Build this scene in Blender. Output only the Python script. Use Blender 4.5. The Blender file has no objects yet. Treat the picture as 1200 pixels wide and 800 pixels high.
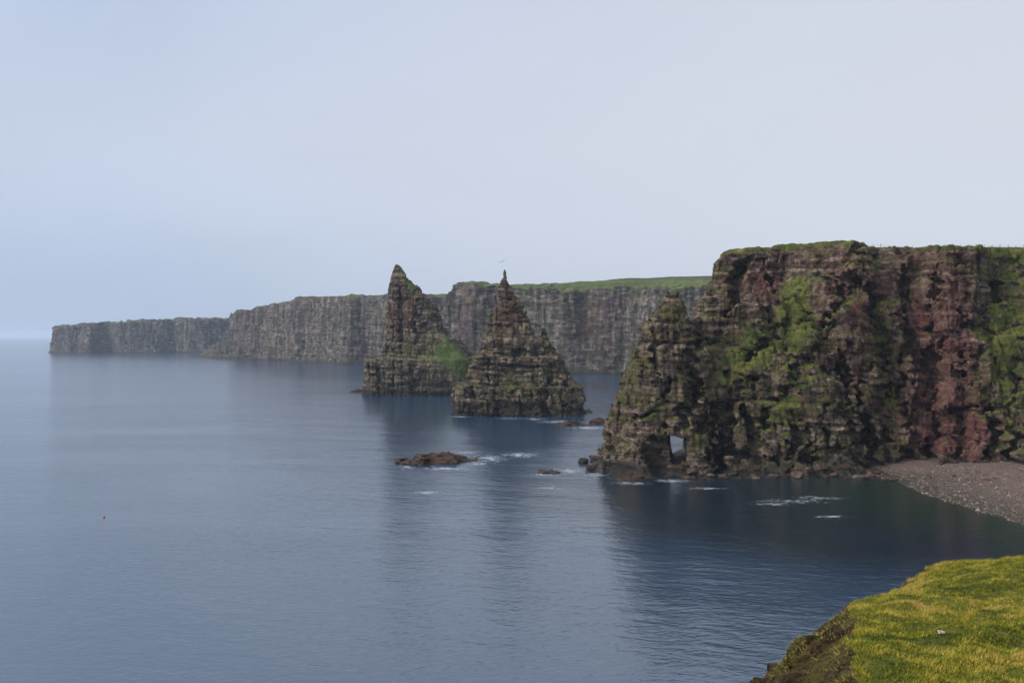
import bpy, math, numpy as np
from mathutils import Vector
from mathutils.bvhtree import BVHTree
R = math.radians
RNG = np.random.default_rng(7)
SC = bpy.context.scene
COL = SC.collection
EYE = 32.0          # eye height above the sea

# ------------------------------------------------------------------ noise
def _hash(i, j, k, seed):
    h = (i.astype(np.int64) * 374761393 + j.astype(np.int64) * 668265263 + k.astype(np.int64) * 2147483647 + seed * 974711) & 0xFFFFFFFF
    h = ((h ^ (h >> 13)) * 1274126177) & 0xFFFFFFFF
    h = ((h ^ (h >> 16)) * 2246822519) & 0xFFFFFFFF
    h = h ^ (h >> 15)
    return (h & 0xFFFFFF).astype(np.float32) / np.float32(0xFFFFFF) * 2 - 1

def vnoise(x, y, z, seed=0):
    xi, yi, zi = np.floor(x), np.floor(y), np.floor(z)
    fx, fy, fz = [(a - b).astype(np.float32) for a, b in ((x, xi), (y, yi), (z, zi))]
    fx, fy, fz = [a * a * (3 - 2 * a) for a in (fx, fy, fz)]
    out = 0
    for dx in (0, 1):
        wx = fx if dx else 1 - fx
        for dy in (0, 1):
            wy = fy if dy else 1 - fy
            for dz in (0, 1):
                wz = fz if dz else 1 - fz
                out = out + wx * wy * wz * _hash(xi + dx, yi + dy, zi + dz, seed)
    return out

def fbm(x, y, z, s, octs=3, seed=0, gain=.5):
    a, t, o = 1.0, 0.0, 0
    for i in range(octs):
        o = o + a * vnoise(x / s, y / s, z / s, seed + 17 * i); t += a
        a *= gain; s *= .48
    return o / t

def blocks(x, y, z, th, w, amp, seed, ang=.5, joint=0.0, jw=.3, seam=.3):
    """bedded, jointed rock: every bed is cut into blocks that stand out or back by their own amount; joints are open cracks"""
    q = z / th
    q = q + .35 * vnoise(q * .6, x / (w * 6), y / (w * 6), seed + 5)
    k = np.floor(q)
    c, s = math.cos(ang), math.sin(ang)
    wob = .25 * vnoise(x / w * .7, y / w * .7, q * .5, seed + 9)
    u, v = (c * x + s * y) / w + wob, (c * y - s * x) / w - wob
    h0 = k * 0
    sh = _hash(np.floor(k / 3), h0, h0, seed + 1)          # some joints run through three beds
    u, v = u + 3 * sh, v + 5 * sh
    bx, by = np.floor(u), np.floor(v)
    o = amp * (.82 * _hash(k, bx, by, seed + 2) + .18 * _hash(k, h0 + 3, h0, seed + 3))
    if joint:
        fu, fv, fq = u - bx, v - by, q - k
        e = np.minimum(np.minimum(fu, 1 - fu), np.minimum(fv, 1 - fv)) * w
        o = o + joint * np.exp(-(e / jw) ** 2) * (.6 + .6 * _hash(np.floor(k / 3), bx, by, seed + 7)) + seam * joint * np.exp(-(np.minimum(fq, 1 - fq) * th / jw) ** 2)
    return o

def smin(a, b, k):
    h = np.clip(.5 + .5 * (b - a) / k, 0, 1)
    return b + (a - b) * h - k * h * (1 - h)
def smax(a, b, k): return -smin(-a, -b, k)
def lerp_at(x, pts):
    p = sorted(pts)
    return np.interp(x, [a for a, _ in p], [b for _, b in p]).astype(np.float32)

# ------------------------------------------------------------------ surface nets
def surface_nets(f, o, h):
    s = f < 0
    n = f.shape
    def cut(a, i, j, k): return a[i:n[0]-1+i, j:n[1]-1+j, k:n[2]-1+k]
    cnt = np.zeros([m - 1 for m in n], np.uint8)
    cs = [(i, j, k) for i in (0, 1) for j in (0, 1) for k in (0, 1)]
    for c in cs: cnt += cut(s, *c)
    act = (cnt > 0) & (cnt < 8)
    ids = np.full(act.shape, -1, np.int32)
    I, J, K = np.nonzero(act)
    ids[I, J, K] = np.arange(len(I))
    val = {c: f[I + c[0], J + c[1], K + c[2]] for c in cs}
    P = np.zeros((len(I), 3)); W = np.zeros(len(I))
    for a in cs:
        for ax in range(3):
            if a[ax]: continue
            b = tuple(1 if q == ax else a[q] for q in range(3))
            fa, fb = val[a], val[b]
            cr = (fa < 0) != (fb < 0)
            t = np.where(cr, fa / np.where(cr, fa - fb, 1), 0)
            for q in range(3):
                P[:, q] += np.where(cr, (t if q == ax else a[q]), 0)
            W += cr
    P /= W[:, None]
    V = (np.stack([I, J, K], 1) + P) * h + np.array(o)
    Q = []
    for ax in range(3):
        sl0 = [slice(1, -1)] * 3; sl1 = [slice(1, -1)] * 3
        sl0[ax] = slice(0, -1); sl1[ax] = slice(1, None)
        s0, s1 = s[tuple(sl0)], s[tuple(sl1)]
        A, B, C_ = np.nonzero(s0 != s1)
        g = [A, B, C_]
        g = [g[q] + (0 if q == ax else 1) for q in range(3)]
        u, w = [q for q in range(3) if q != ax]
        def cell(du, dw):
            e = [g[0].copy(), g[1].copy(), g[2].copy()]
            e[u] -= du; e[w] -= dw
            return ids[e[0], e[1], e[2]]
        quad = np.stack([cell(1, 1), cell(0, 1), cell(0, 0), cell(1, 0)], 1)
        ins = s0[A, B, C_]
        flip = ins if ax == 1 else ~ins
        quad[flip] = quad[flip][:, ::-1]
        Q.append(quad)
    Q = np.concatenate(Q)
    # drop floating crumbs
    lab = np.arange(len(V))
    for _ in range(400):
        m = lab[Q].min(1)
        new = lab.copy()
        for c in range(4): np.minimum.at(new, Q[:, c], m)
        new = new[new]; new = new[new]
        if (new == lab).all(): break
        lab = new
    u, ct = np.unique(lab, return_counts=True)
    big = u[np.argmax(ct)]
    Q = Q[lab[Q[:, 0]] == big]
    used = np.unique(Q); rem = np.full(len(V), -1); rem[used] = np.arange(len(used))
    return V[used].astype(np.float32), rem[Q].astype(np.int32)

def grid_sdf(lo, hi, h, base, detail, band):
    n = [int(math.ceil((b - a) / h)) + 1 for a, b in zip(lo, hi)]
    ax = [(lo[q] + np.arange(n[q]) * h).astype(np.float32) for q in range(3)]
    x, y, z = ax[0][:, None, None], ax[1][None, :, None], ax[2][None, None, :]
    f = np.broadcast_to(base(x, y, z), n).astype(np.float32).copy()
    m = np.abs(f) < band
    I, J, K = np.nonzero(m)
    f[m] += detail(ax[0][I], ax[1][J], ax[2][K]).astype(np.float32)
    f[np.abs(f) < 1e-6] = 1e-6
    return surface_nets(f, lo, h)

def vnormals(V, Q):
    n = np.cross(V[Q[:, 2]] - V[Q[:, 0]], V[Q[:, 3 % Q.shape[1]]] - V[Q[:, 1]]) if Q.shape[1] == 4 else np.cross(V[Q[:, 1]] - V[Q[:, 0]], V[Q[:, 2]] - V[Q[:, 0]])
    N = np.zeros_like(V)
    for c in range(Q.shape[1]): np.add.at(N, Q[:, c], n)
    N /= np.linalg.norm(N, axis=1)[:, None] + 1e-9
    return N

def smooth_vec(A, Q, it):
    for _ in range(it):
        S = np.zeros_like(A); c = np.zeros(len(A))
        fm = A[Q].mean(1)
        for k in range(Q.shape[1]):
            np.add.at(S, Q[:, k], fm); np.add.at(c, Q[:, k], 1)
        A = S / np.maximum(c, 1).reshape([-1] + [1] * (A.ndim - 1))
    return A

# ------------------------------------------------------------------ objects
def mesh_obj(name, V, Q, mat, parent=None, loc=(0, 0, 0), smooth=False, attrs=None):
    V = np.asarray(V, np.float32) - np.array(loc, np.float32)
    Q = np.asarray(Q, np.int32)
    used = np.unique(Q)
    if len(used) < len(V):
        rem = np.full(len(V), -1, np.int32); rem[used] = np.arange(len(used))
        V = V[used]; Q = rem[Q]
        if attrs: attrs = {k: v[used] for k, v in attrs.items()}
    me = bpy.data.meshes.new(name)
    me.vertices.add(len(V)); me.vertices.foreach_set('co', np.ascontiguousarray(V).ravel())
    w = Q.shape[1]
    me.loops.add(Q.size); me.loops.foreach_set('vertex_index', np.ascontiguousarray(Q).ravel())
    me.polygons.add(len(Q)); me.polygons.foreach_set('loop_start', np.arange(len(Q), dtype=np.int32) * w)
    me.polygons.foreach_set('loop_total', np.full(len(Q), w, np.int32))
    me.polygons.foreach_set('use_smooth', np.full(len(Q), bool(smooth)))
    for k, v in (attrs or {}).items():
        a = me.attributes.new(k, 'FLOAT', 'POINT'); a.data.foreach_set('value', np.ascontiguousarray(v, dtype=np.float32))
    me.update(); me.validate()
    me.materials.append(mat)
    o = bpy.data.objects.new(name, me); COL.objects.link(o)
    if parent is not None: o.parent = parent
    else: o.location = loc
    return o

def tag(o, label=None, cat=None, group=None, kind=None):
    if label: o['label'] = label
    if cat: o['category'] = cat
    if group: o['group'] = group
    if kind: o['kind'] = kind
    return o

def empty(name, loc):
    o = bpy.data.objects.new(name, None); COL.objects.link(o); o.location = loc
    return o

# ------------------------------------------------------------------ materials
class NT:
    def __init__(s, name):
        s.m = bpy.data.materials.new(name); s.m.use_nodes = True
        s.t = s.m.node_tree; s.t.nodes.clear()
        s.out = s.t.nodes.new('ShaderNodeOutputMaterial')
    def n(s, typ, ins=None, **props):
        nd = s.t.nodes.new(typ)
        for k, v in props.items(): setattr(nd, k, v)
        for k, v in (ins or {}).items():
            so = nd.inputs[k]
            if isinstance(v, bpy.types.NodeSocket): s.t.links.new(v, so)
            else: so.default_value = v
        return nd
    def pos(s): return s.n('ShaderNodeNewGeometry').outputs['Position']
    def mul(s, v, xyz): return s.n('ShaderNodeVectorMath', {0: v, 1: xyz}, operation='MULTIPLY').outputs[0]
    def noise(s, v, scale, detail=4, rough=.55, dist=0.0):
        return s.n('ShaderNodeTexNoise', {'Vector': v, 'Scale': scale, 'Detail': detail, 'Roughness': rough, 'Distortion': dist}).outputs['Fac']
    def math(s, op, a, b=0.0, c=0.0):
        return s.n('ShaderNodeMath', {0: a, 1: b, 2: c}, operation=op).outputs[0]
    def mr(s, v, a, b, c=0.0, d=1.0):
        return s.n('ShaderNodeMapRange', {0: v, 1: a, 2: b, 3: c, 4: d}).outputs[0]
    def mix(s, f, a, b):
        nd = s.n('ShaderNodeMix', data_type='RGBA')
        for so, v in ((nd.inputs[0], f), (nd.inputs[6], a), (nd.inputs[7], b)):
            if isinstance(v, bpy.types.NodeSocket): s.t.links.new(v, so)
            else: so.default_value = v if not isinstance(v, tuple) or len(v) == 4 else (*v, 1)
        return nd.outputs[2]
    def ramp(s, f, stops):
        nd = s.n('ShaderNodeValToRGB', {0: f}); e = nd.color_ramp.elements
        while len(e) < len(stops): e.new(.5)
        for q, (p, c) in zip(e, stops): q.position = p; q.color = (*c, 1)
        return nd.outputs[0]
    def attr(s, name): return s.n('ShaderNodeAttribute', attribute_name=name).outputs['Fac']
    def bump(s, h, strength, dist, normal=None):
        ins = {'Height': h, 'Strength': strength, 'Distance': dist}
        if normal is not None: ins['Normal'] = normal
        return s.n('ShaderNodeBump', ins).outputs[0]
    def done(s, col, rough, normal=None, spec=.3, **kw):
        ins = {'Base Color': col, 'Roughness': rough, 'Specular IOR Level': spec}
        if normal is not None: ins['Normal'] = normal
        ins.update(kw)
        b = s.n('ShaderNodeBsdfPrincipled', ins)
        s.t.links.new(b.outputs[0], s.out.inputs[0])
        return s.m

def rock_mat(name, dark, mid, light, red, lichen, scale=1.0, wet=2.5, lich_amt=.5, flute=.35, cw=.28):
    t = NT(name); p = t.pos()
    big = t.noise(p, .05 / scale, 4)
    beds = t.noise(t.mul(p, (.06 / scale, .06 / scale, .75 / scale)), 1, 5, .65)
    fluted = t.noise(t.mul(p, (.5 / scale, .5 / scale, .07 / scale)), 1, 4, .6)
    cell = t.n('ShaderNodeTexVoronoi', {'Vector': t.mul(p, (.45 / scale, .45 / scale, 1.1 / scale)), 'Scale': 1.0, 'Randomness': .85})
    fine = t.noise(p, 1.6 / scale, 5, .7)
    sx = t.n('ShaderNodeSeparateXYZ', {0: p})
    bw = t.math('ADD', t.math('ADD', sx.outputs[2], t.math('MULTIPLY', sx.outputs[0], .05)), t.math('MULTIPLY', t.noise(p, .12 / scale, 3), 2.2 * scale))
    bed1 = t.n('ShaderNodeTexWhiteNoise', {'W': t.math('FLOOR', t.math('MULTIPLY', bw, 1.15 / scale))}, noise_dimensions='1D').outputs['Value']
    bed2 = t.n('ShaderNodeTexWhiteNoise', {'W': t.math('FLOOR', t.math('MULTIPLY', bw, 2.9 / scale))}, noise_dimensions='1D').outputs['Value']
    cell2 = t.n('ShaderNodeTexVoronoi', {'Vector': t.mul(p, (.95 / scale, .95 / scale, 1.9 / scale)), 'Scale': 1.0, 'Randomness': .8})
    c2 = t.n('ShaderNodeSeparateColor', {0: cell2.outputs['Color']}).outputs[0]
    c1 = t.n('ShaderNodeSeparateColor', {0: cell.outputs['Color']}).outputs[1]
    crisp = t.math('ADD', t.math('ADD', t.math('MULTIPLY', bed1, .35), t.math('MULTIPLY', bed2, .2)), t.math('ADD', t.math('MULTIPLY', c1, .25), t.math('MULTIPLY', c2, .2)))
    v = t.math('ADD', t.math('MULTIPLY', beds, .62 - flute), t.math('MULTIPLY', fluted, flute))
    v = t.math('ADD', v, t.math('MULTIPLY', t.n('ShaderNodeSeparateColor', {0: cell.outputs['Color']}).outputs[0], .16))
    v = t.math('ADD', v, t.math('MULTIPLY', fine, .26))
    v = t.math('ADD', t.math('MULTIPLY', v, 1 - cw), t.math('MULTIPLY', crisp, cw))
    col = t.ramp(v, [(.41, dark), (.51, mid), (.64, light)])
    rm = t.math('ADD', t.attr('redness'), t.mr(t.noise(p, .11 / scale, 3), .52, .72, 0, .35))
    rm = t.math('MULTIPLY', t.math('MINIMUM', rm, 1.0), t.mr(fine, .3, .6, .45, 1))
    col = t.mix(rm, col, t.mix(v, tuple(c * .55 for c in red), tuple(c * 1.5 for c in red)))
    nz = t.n('ShaderNodeSeparateXYZ', {0: t.n('ShaderNodeNewGeometry').outputs['Normal']}).outputs[2]
    lm = t.math('ADD', t.mr(nz, -.1, .8, 0, .5), t.mr(t.noise(p, .22 / scale, 5, .65), .42, .68, -.2, .75))
    lm = t.math('ADD', lm, t.math('MULTIPLY', t.attr('moss'), t.mr(fine, .35, .6, .1, .9)))
    lm = t.math('MULTIPLY', t.math('MINIMUM', t.math('MAXIMUM', lm, 0.0), 1.0), lich_amt)
    lm = t.math('MULTIPLY', lm, t.mr(t.attr('redness'), 0, 1, 1, .35))
    col = t.mix(lm, col, lichen)
    # tide-stained foot of the rock
    z = t.n('ShaderNodeSeparateXYZ', {0: p}).outputs[2]
    zz = t.math('ADD', z, t.math('MULTIPLY', t.math('SUBTRACT', t.noise(p, .3, 4), .5), 3.0))
    col = t.mix(t.mr(zz, wet * .4, wet * 1.6, .82, 0), col, (.030, .027, .022))
    vor = t.n('ShaderNodeTexVoronoi', {'Vector': t.mul(p, (.7 / scale, .7 / scale, 1.9 / scale)), 'Scale': 1.0, 'Randomness': .8}, feature='DISTANCE_TO_EDGE')
    crack = t.mr(vor.outputs['Distance'], 0, .12, 0, 1)
    nb = t.bump(t.math('ADD', t.math('MULTIPLY', crisp, 1.6 if cw > .2 else .5), t.math('MULTIPLY', crack, .5)), 1.0, .7 * scale)
    nb = t.bump(t.math('ADD', beds, fluted), .8, 1.3 * scale, nb)
    nb = t.bump(fine, .95, 1.0 * scale, nb)
    return t.done(col, t.mr(zz, 0, 4, .45, .92), nb, .25)

def turf_mat(name, dark, mid, light, scale=1.0, ochre=(.15, .105, .03), och=.4, bump=.5):
    t = NT(name); p = t.pos()
    a = t.noise(p, .18 / scale, 5, .62); b = t.noise(p, 1.3 / scale, 5, .7)
    v = t.math('ADD', t.math('MULTIPLY', a, .55), t.math('MULTIPLY', b, .45))
    col = t.ramp(v, [(.36, dark), (.5, mid), (.66, light)])
    oc = t.noise(p, .31 / scale, 5, .7, .4)
    col = t.mix(t.mr(oc, .53, .68, 0, och), col, ochre)
    if name == 'far_turf':
        zz = t.n('ShaderNodeSeparateXYZ', {0: p}).outputs[2]
        col = t.mix(t.mr(t.math('ADD', zz, t.math('MULTIPLY', oc, 8.0)), 90, 95, 0, .9), col, (.075, .062, .045))
    nb = t.bump(b, bump, .5 * scale)
    return t.done(col, .95, nb, .1)

M = {}
M['rock_near'] = rock_mat('red_sandstone', (.020, .014, .011), (.160, .103, .074), (.55, .395, .285), (.25, .092, .080), (.140, .130, .034), 1.0, 2.8, .85)
M['rock_stack'] = rock_mat('stack_sandstone', (.017, .013, .009), (.135, .098, .064), (.52, .40, .255), (.25, .11, .065), (.16, .135, .04), 1.2, 4.6, .6)
M['rock_far'] = rock_mat('far_sandstone', (.020, .016, .013), (.140, .108, .086), (.44, .355, .285), (.19, .085, .085), (.085, .098, .038), 2.2, 2.6, 1.0, .44, .10)
M['boulder'] = rock_mat('fallen_sandstone', (.022, .017, .013), (.15, .105, .072), (.42, .31, .21), (.22, .09, .065), (.10, .085, .035), .6, .35, .4)
M['turf'] = turf_mat('cliff_turf', (.020, .032, .008), (.072, .080, .018), (.19, .170, .045))
M['turf_green'] = turf_mat('fresh_turf', (.028, .046, .012), (.070, .095, .024), (.16, .17, .05), och=.2)
M['turf_far'] = turf_mat('far_turf', (.040, .055, .016), (.095, .12, .032), (.16, .17, .055), 6, (.14, .115, .05), .6)
M['weed'] = rock_mat('weedy_rock', (.018, .013, .009), (.060, .038, .024), (.15, .090, .052), (.16, .075, .045), (.10, .062, .022), .6, .15, .5)

# ------------------------------------------------------------------ landmass builder
def pieces(V, Q, least=45, most=6):
    lab = np.arange(len(V))
    for _ in range(500):
        m = lab[Q].min(1); new = lab.copy()
        for c in range(Q.shape[1]): np.minimum.at(new, Q[:, c], m)
        new = new[new]
        if (new == lab).all(): break
        lab = new
    l = lab[Q[:, 0]]; u, n = np.unique(l, return_counts=True)
    u = [a for a, b in sorted(zip(u, n), key=lambda t_: -t_[1]) if b >= least][:most]
    return [Q[l == a] for a in u]

def rockmass(name, lo, hi, h, base, detail, band, rock, turf, grass_fn, red_fn=None, moss_fn=None, loc=(0, 0, 0), nsm=2, fuzz=0.25):
    cat_thing = name == 'sea_stack'
    V, Q = grid_sdf(lo, hi, h, base, detail, band)
    N = vnormals(V, Q)
    NS = smooth_vec(N, Q, nsm)
    g = grass_fn(V[:, 0], V[:, 1], V[:, 2], NS[:, 2])
    red = red_fn(V[:, 0], V[:, 1], V[:, 2]) if red_fn else np.zeros(len(V))
    moss = moss_fn(V[:, 0], V[:, 1], V[:, 2]) if moss_fn else np.zeros(len(V))
    gf = g[Q].mean(1) > 0
    if fuzz:
        lump = np.clip(g, 0, 1) * (.5 + .5 * vnoise(V[:, 0] / (h * 3), V[:, 1] / (h * 3), V[:, 2] / (h * 3), 71)) * fuzz
        V = V + N * lump[:, None].astype(np.float32)
    if cat_thing:
        keep = pieces(V, Q[gf]); kf = set(map(tuple, np.concatenate(keep).tolist())) if keep else set()
        gf = np.array([bool(g_) and tuple(q_) in kf for g_, q_ in zip(gf, Q.tolist())])
    o = mesh_obj(name, V, Q[~gf], rock, None, loc, False, {'redness': red, 'moss': moss})
    for part in (pieces(V, Q[gf]) if cat_thing else [Q[gf]]):
        if len(part): mesh_obj('turf', V, part, turf, o, loc, True)
    bv = BVHTree.FromPolygons([tuple(v) for v in V.tolist()], Q.tolist()) if name == 'headland' else None
    return o, bv

# ---------------- the near headland with the arch
TW_L = [(0, .1035 * 205), (6, .106 * 205), (12, .111 * 205), (18, .117 * 206), (24, .131 * 207), (30, .146 * 207), (35, .158 * 208), (38.4, .170 * 208), (40.4, .177 * 208), (42, .182 * 208)]
TW_R = [(0, 50), (12, 49), (20, 47.5), (27, 48), (33, 46.2), (36, 44.2), (38.4, 42.8), (40.4, 41.6), (42, 40.2)]
TW_D = [(0, 10), (15, 8.5), (25, 6.5), (32, 4.6), (38, 3.0), (42, 1.4)]
def px205(l): return [((p - 600) * .207, v) for p, v in l]
MAIN_Y = px205([(840, 214), (866, 210), (900, 209.5), (911, 219), (925, 226), (950, 226), (968, 217), (978, 209), (1000, 203), (1022, 207.5), (1044, 209), (1060, 205), (1074, 204.5), (1085, 211), (1094, 210), (1103, 201), (1148, 200.5), (1164, 200), (1200, 193), (1250, 190), (1420, 188.5), (1600, 188)])
MAIN_B = px205([(840, .14), (902, .13), (922, .10), (955, .10), (980, .2), (1060, .22), (1090, .23), (1110, .2), (1150, .21), (1178, .42), (1210, .55), (1420, .6)])

def head_base(x, y, z):
    yF, xF = y, x
    wx = x + 1.5 * np.sin(z * .17 + 1) + .8 * np.sin(z * .43 + x * .2) - .05 * (z - 25)
    front = lerp_at(wx, MAIN_Y) + lerp_at(wx, MAIN_B) * z
    main = (front - y) * .93
    top = 56.2 + .4 * np.sin(x * .11) - np.clip((x - 86) * .06, 0, 1.7) + 0 * y
    main = smax(main, z - top, 1.0)
    lim = lerp_at(z, [(-3, .232), (15, .262), (33, .282), (44, .296), (55, .305)]) * y - x
    front_crag = smax(main, lim * .9, 1.0)
    # block standing further back on the left
    back = smax((231 + .12 * z + .75 * np.clip(67 - x, 0, 30) - y) * .78, (lerp_at(z, [(-3, .200), (30, .205), (36, .212), (41, .220), (46, .228), (50, .233), (53, .238), (56, .246)]) * y - x), 2.5)
    back = smax(back, z - (56.8 - .06 * np.clip(66 - x, 0, 20)), 1.8)
    d = np.minimum(front_crag, back)
    # ridge running down from the crag to the tower
    crest = lerp_at(x, [(40, 31), (44, 34), (48, 34), (52, 35.5), (57, 37.5), (61, 42), (64.5, 47), (68, 50)])
    yc = lerp_at(x, [(40, 210), (44, 213.5), (51, 214), (60, 216), (68, 219)])
    ridge = (np.abs(y - yc) - (1.2 + np.clip(crest - z, -8, 60) * (.16 + .02 * np.clip(crest - z, 0, 14)))) * .88
    ridge = np.maximum(ridge, z - crest - 1.6)
    ridge = smax(ridge, smax(41.0 - x, x - 68, 2), 2.0)
    d = smin(d, ridge, 2.2)
    # rib standing in front of the green gully
    fb = 196.5 + .20 * z + .10 * np.clip(x - 58, 0, 40) + .05 * np.clip(x - 76, 0, 40) ** 1.5
    zt = lerp_at(x, [(55, 5), (58.5, 13), (63, 21), (69, 28.5), (75, 35), (82, 43.5), (86, 48), (90, 52)]) + (y - 206) * .55 + 1.2 * np.sin(x * .9)
    rib = smax(smax((fb - y) * .95, np.maximum((z - zt) * .56, z - 53.5), .5), smax(57.2 + .06 * z - x, x - 90, 1.0), .8)
    d = smin(d, rib, .8)
    # tower
    lx, rx, ty = lerp_at(z, TW_L), lerp_at(z, TW_R), lerp_at(z, TW_D)
    cx, hx = (lx + rx) / 2, np.maximum((rx - lx) / 2, .05)
    a, b = np.abs(x - cx) / hx, np.abs(y - 208.0) / ty
    tw = ((a ** 2.5 + b ** 2.5) ** (1 / 2.5) - 1) * np.minimum(hx, ty)
    tw = np.maximum(tw, z - 42.0)
    d = smin(d, tw, .8)
    # shelf of bedrock at the foot
    sh = lerp_at(x, [(16, 206), (20, 203), (26, 198.5), (40, 197), (55, 196.5), (70, 195.5), (84, 197), (92, 200), (150, 200)])
    sh = sh + 1.3 * np.sin(x * .55) + .9 * np.sin(x * 1.37 + 1) + .6 * np.sin(x * 2.9)
    shelf = smax(smax((sh - y) * .6 + z * 1.0 - .3, z - 1.3, .5), 17.5 + .3 * (y - 205) * (y > 205) - x, 1)
    shelf = smax(shelf, y - 214, 1)
    d = smin(d, shelf, .8)
    # gully between tower and ridge, cave slits
    xw = x + .9 * np.sin(z * .55) + .5 * np.sin(z * 1.3 + 2)
    gl = np.maximum(np.abs(xw - (.206 * y + .07 * (z - 20))) - .7, np.abs(z - 24) - 13); gl = np.maximum(gl, y - 204)
    d = smax(d, -gl, 1.6)
    cv = np.maximum(np.abs(xw - (.2785 * 204 + .14 * (z - 10))) - np.clip(2.6 - .12 * (z - 3), .1, 3), y - 214); cv = np.maximum(cv, np.maximum(2.6 - z, z - 23))
    d = smax(d, -cv, 1.2)
    cv2 = np.maximum(np.abs(xw - (.392 * 204 - .22 * (z - 10))) - np.clip(1.5 - .06 * z, .1, 3), y - 205 - .2 * z); cv2 = np.maximum(cv2, np.maximum(1.0 - z, z - 24))
    d = smax(d, -cv2, 1.5)
    rc = np.sqrt(((x - 50.5 - .25 * (z - 15)) / 3.0) ** 2 + ((z - 15) / 8.0) ** 2 + ((y - 199) / 6.5) ** 2) - 1
    d = smax(d, -rc * 2.6, 1.5)
    rc2 = np.sqrt(((x - 99.5) / 3.5) ** 2 + ((z - 24) / 15.0) ** 2 + ((y - 205) / 5.5) ** 2) - 1
    d = smax(d, -rc2 * 2.8, 1.5)
    rc3 = np.sqrt(((x - 108) / 4.5) ** 2 + ((z - 9) / 5.0) ** 2 + ((y - 200) / 4.5) ** 2) - 1
    d = smax(d, -rc3 * 2.8, 1.5)
    # overhung alcove left of the arch, then the arch itself
    al = np.sqrt(((x - 34.8) / 3.8) ** 2 + ((z - 4.0) / 4.6) ** 2 + ((y - 198.5) / 5.2) ** 2) - 1
    d = smax(d, -al * 3.2, 1.0)
    s = (x - .194 * (y - 0)) / 1.0
    lean = -.12 * (z - 4.5)
    tun = np.maximum(np.abs(s - lean) - 1.85 - .05 * (z - 4.5), np.maximum(z - 8.3 + .35 * (s - lean), 1.7 - z + .25 * (s - lean)))
    tun = np.maximum(tun, y - 240)
    d = smax(d, -tun, .5)
    # open joints, slanting gullies and undercut beds, cut only near the surface
    D = d; msk = np.abs(D) < 7; I, J, K = np.nonzero(msk)
    d = D[I, J, K]; x = x[I, 0, 0]; y = y[0, J, 0]; z = z[0, 0, K]
    xw = x + .9 * np.sin(z * .55) + .5 * np.sin(z * 1.3 + 2) + .6 * np.sin(z * 2.3 + x * .3)
    for pts, w, dep in [([(1003, 322), (965, 395), (925, 452), (896, 494)], 2.0, 5.5), ([(902, 392), (868, 440), (850, 500), (846, 545)], 1.7, 5), ([(816, 392), (812, 450), (818, 500)], 1.8, 3.2),
                        ([(908, 315), (904, 385)], 1.7, 3.5), ([(872, 296), (853, 380), (832, 402)], 1.6, 5), ([(1015, 335), (1042, 430), (1032, 475)], 2.6, 4.5), ([(1096, 320), (1088, 420), (1096, 545)], 2.2, 5),
                        ([(985, 425), (1000, 500), (1022, 548)], 1.3, 5), ([(1162, 330), (1150, 420), (1166, 525)], 1.6, 4), ([(935, 480), (928, 545)], 1.0, 3.5), ([(960, 300), (985, 350)], 1.3, 3.5),
                        ([(764, 400), (778, 450), (775, 500)], .9, 2.2), ([(1060, 310), (1062, 400), (1050, 470)], 1.2, 3.5), ([(1125, 300), (1130, 370)], 1.0, 3), ([(1122, 430), (1128, 540)], 1.1, 3.5), ([(1185, 440), (1190, 550)], 1.2, 4)]:
        P = [((p_ - 600) * .001, EYE - (q_ - 394) * .206) for p_, q_ in pts]
        best = np.full(d.shape, 1e6, np.float32); u = xw / y
        for (ua, za), (ub, zb) in zip(P[:-1], P[1:]):
            ex, ez = (ub - ua) * 206, zb - za
            t_ = np.clip(((u - ua) * 206 * ex + (z - za) * ez) / (ex * ex + ez * ez), 0, 1)
            best = np.minimum(best, np.hypot((u - ua) * 206 - t_ * ex, z - za - t_ * ez))
        d = np.maximum(d, -(best - w * np.clip(1 + d / (dep * .8), 0, 1)) * .8)
    for (px, z0, z1, w, ln) in [(836, 1, 15, .7, .05), (853, 3, 20, .6, .12), (914, 1, 13, .55, .1), (944, 1, 11, .6, -.05), (973, 2, 30, .7, .25), (1010, 1, 26, 1.0, -.28), (1034, 4, 22, .6, .06), (1066, 2, 24, .8, .04),
                                (1098, 2, 50, .9, .05), (1130, 14, 30, .5, .02), (1166, 3, 34, .8, .1), (905, 33, 54, .7, -.1), (985, 34, 52, .6, .1), (1185, 2, 14, .7, .0)]:
        dx = np.abs(xw - (px - 600) * .001 * y - ln * (z - (z0 + z1) / 2)) - w * np.clip((z1 - z) / (z1 - z0) * 1.6, .2, 1)
        d = np.maximum(d, -np.maximum(np.maximum(dx, -d - 3.0), np.maximum(z0 - z, z - z1)))
    for (pa, pb, zc, hh) in [(1108, 1150, 34.2, .7), (1112, 1150, 14.5, .9), (1010, 1028, 24.0, 1.0), (868, 892, 21.5, .8), (846, 866, 23, .7), (925, 985, 10.3, .5), (960, 1005, 5.5, .5), (745, 770, 13.5, .3)]:
        xa, xb = (pa - 600) * .001 * y, (pb - 600) * .001 * y
        sl = np.maximum(np.maximum(xa - x, x - xb), np.abs(z - zc - .06 * (x - xa) - .5 * np.sin(x * .8)) - hh)
        d = np.maximum(d, -np.maximum(sl, -d - 2.2))
    D[I, J, K] = d
    return np.maximum(D, np.maximum(yF - 262, xF - 194))

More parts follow.
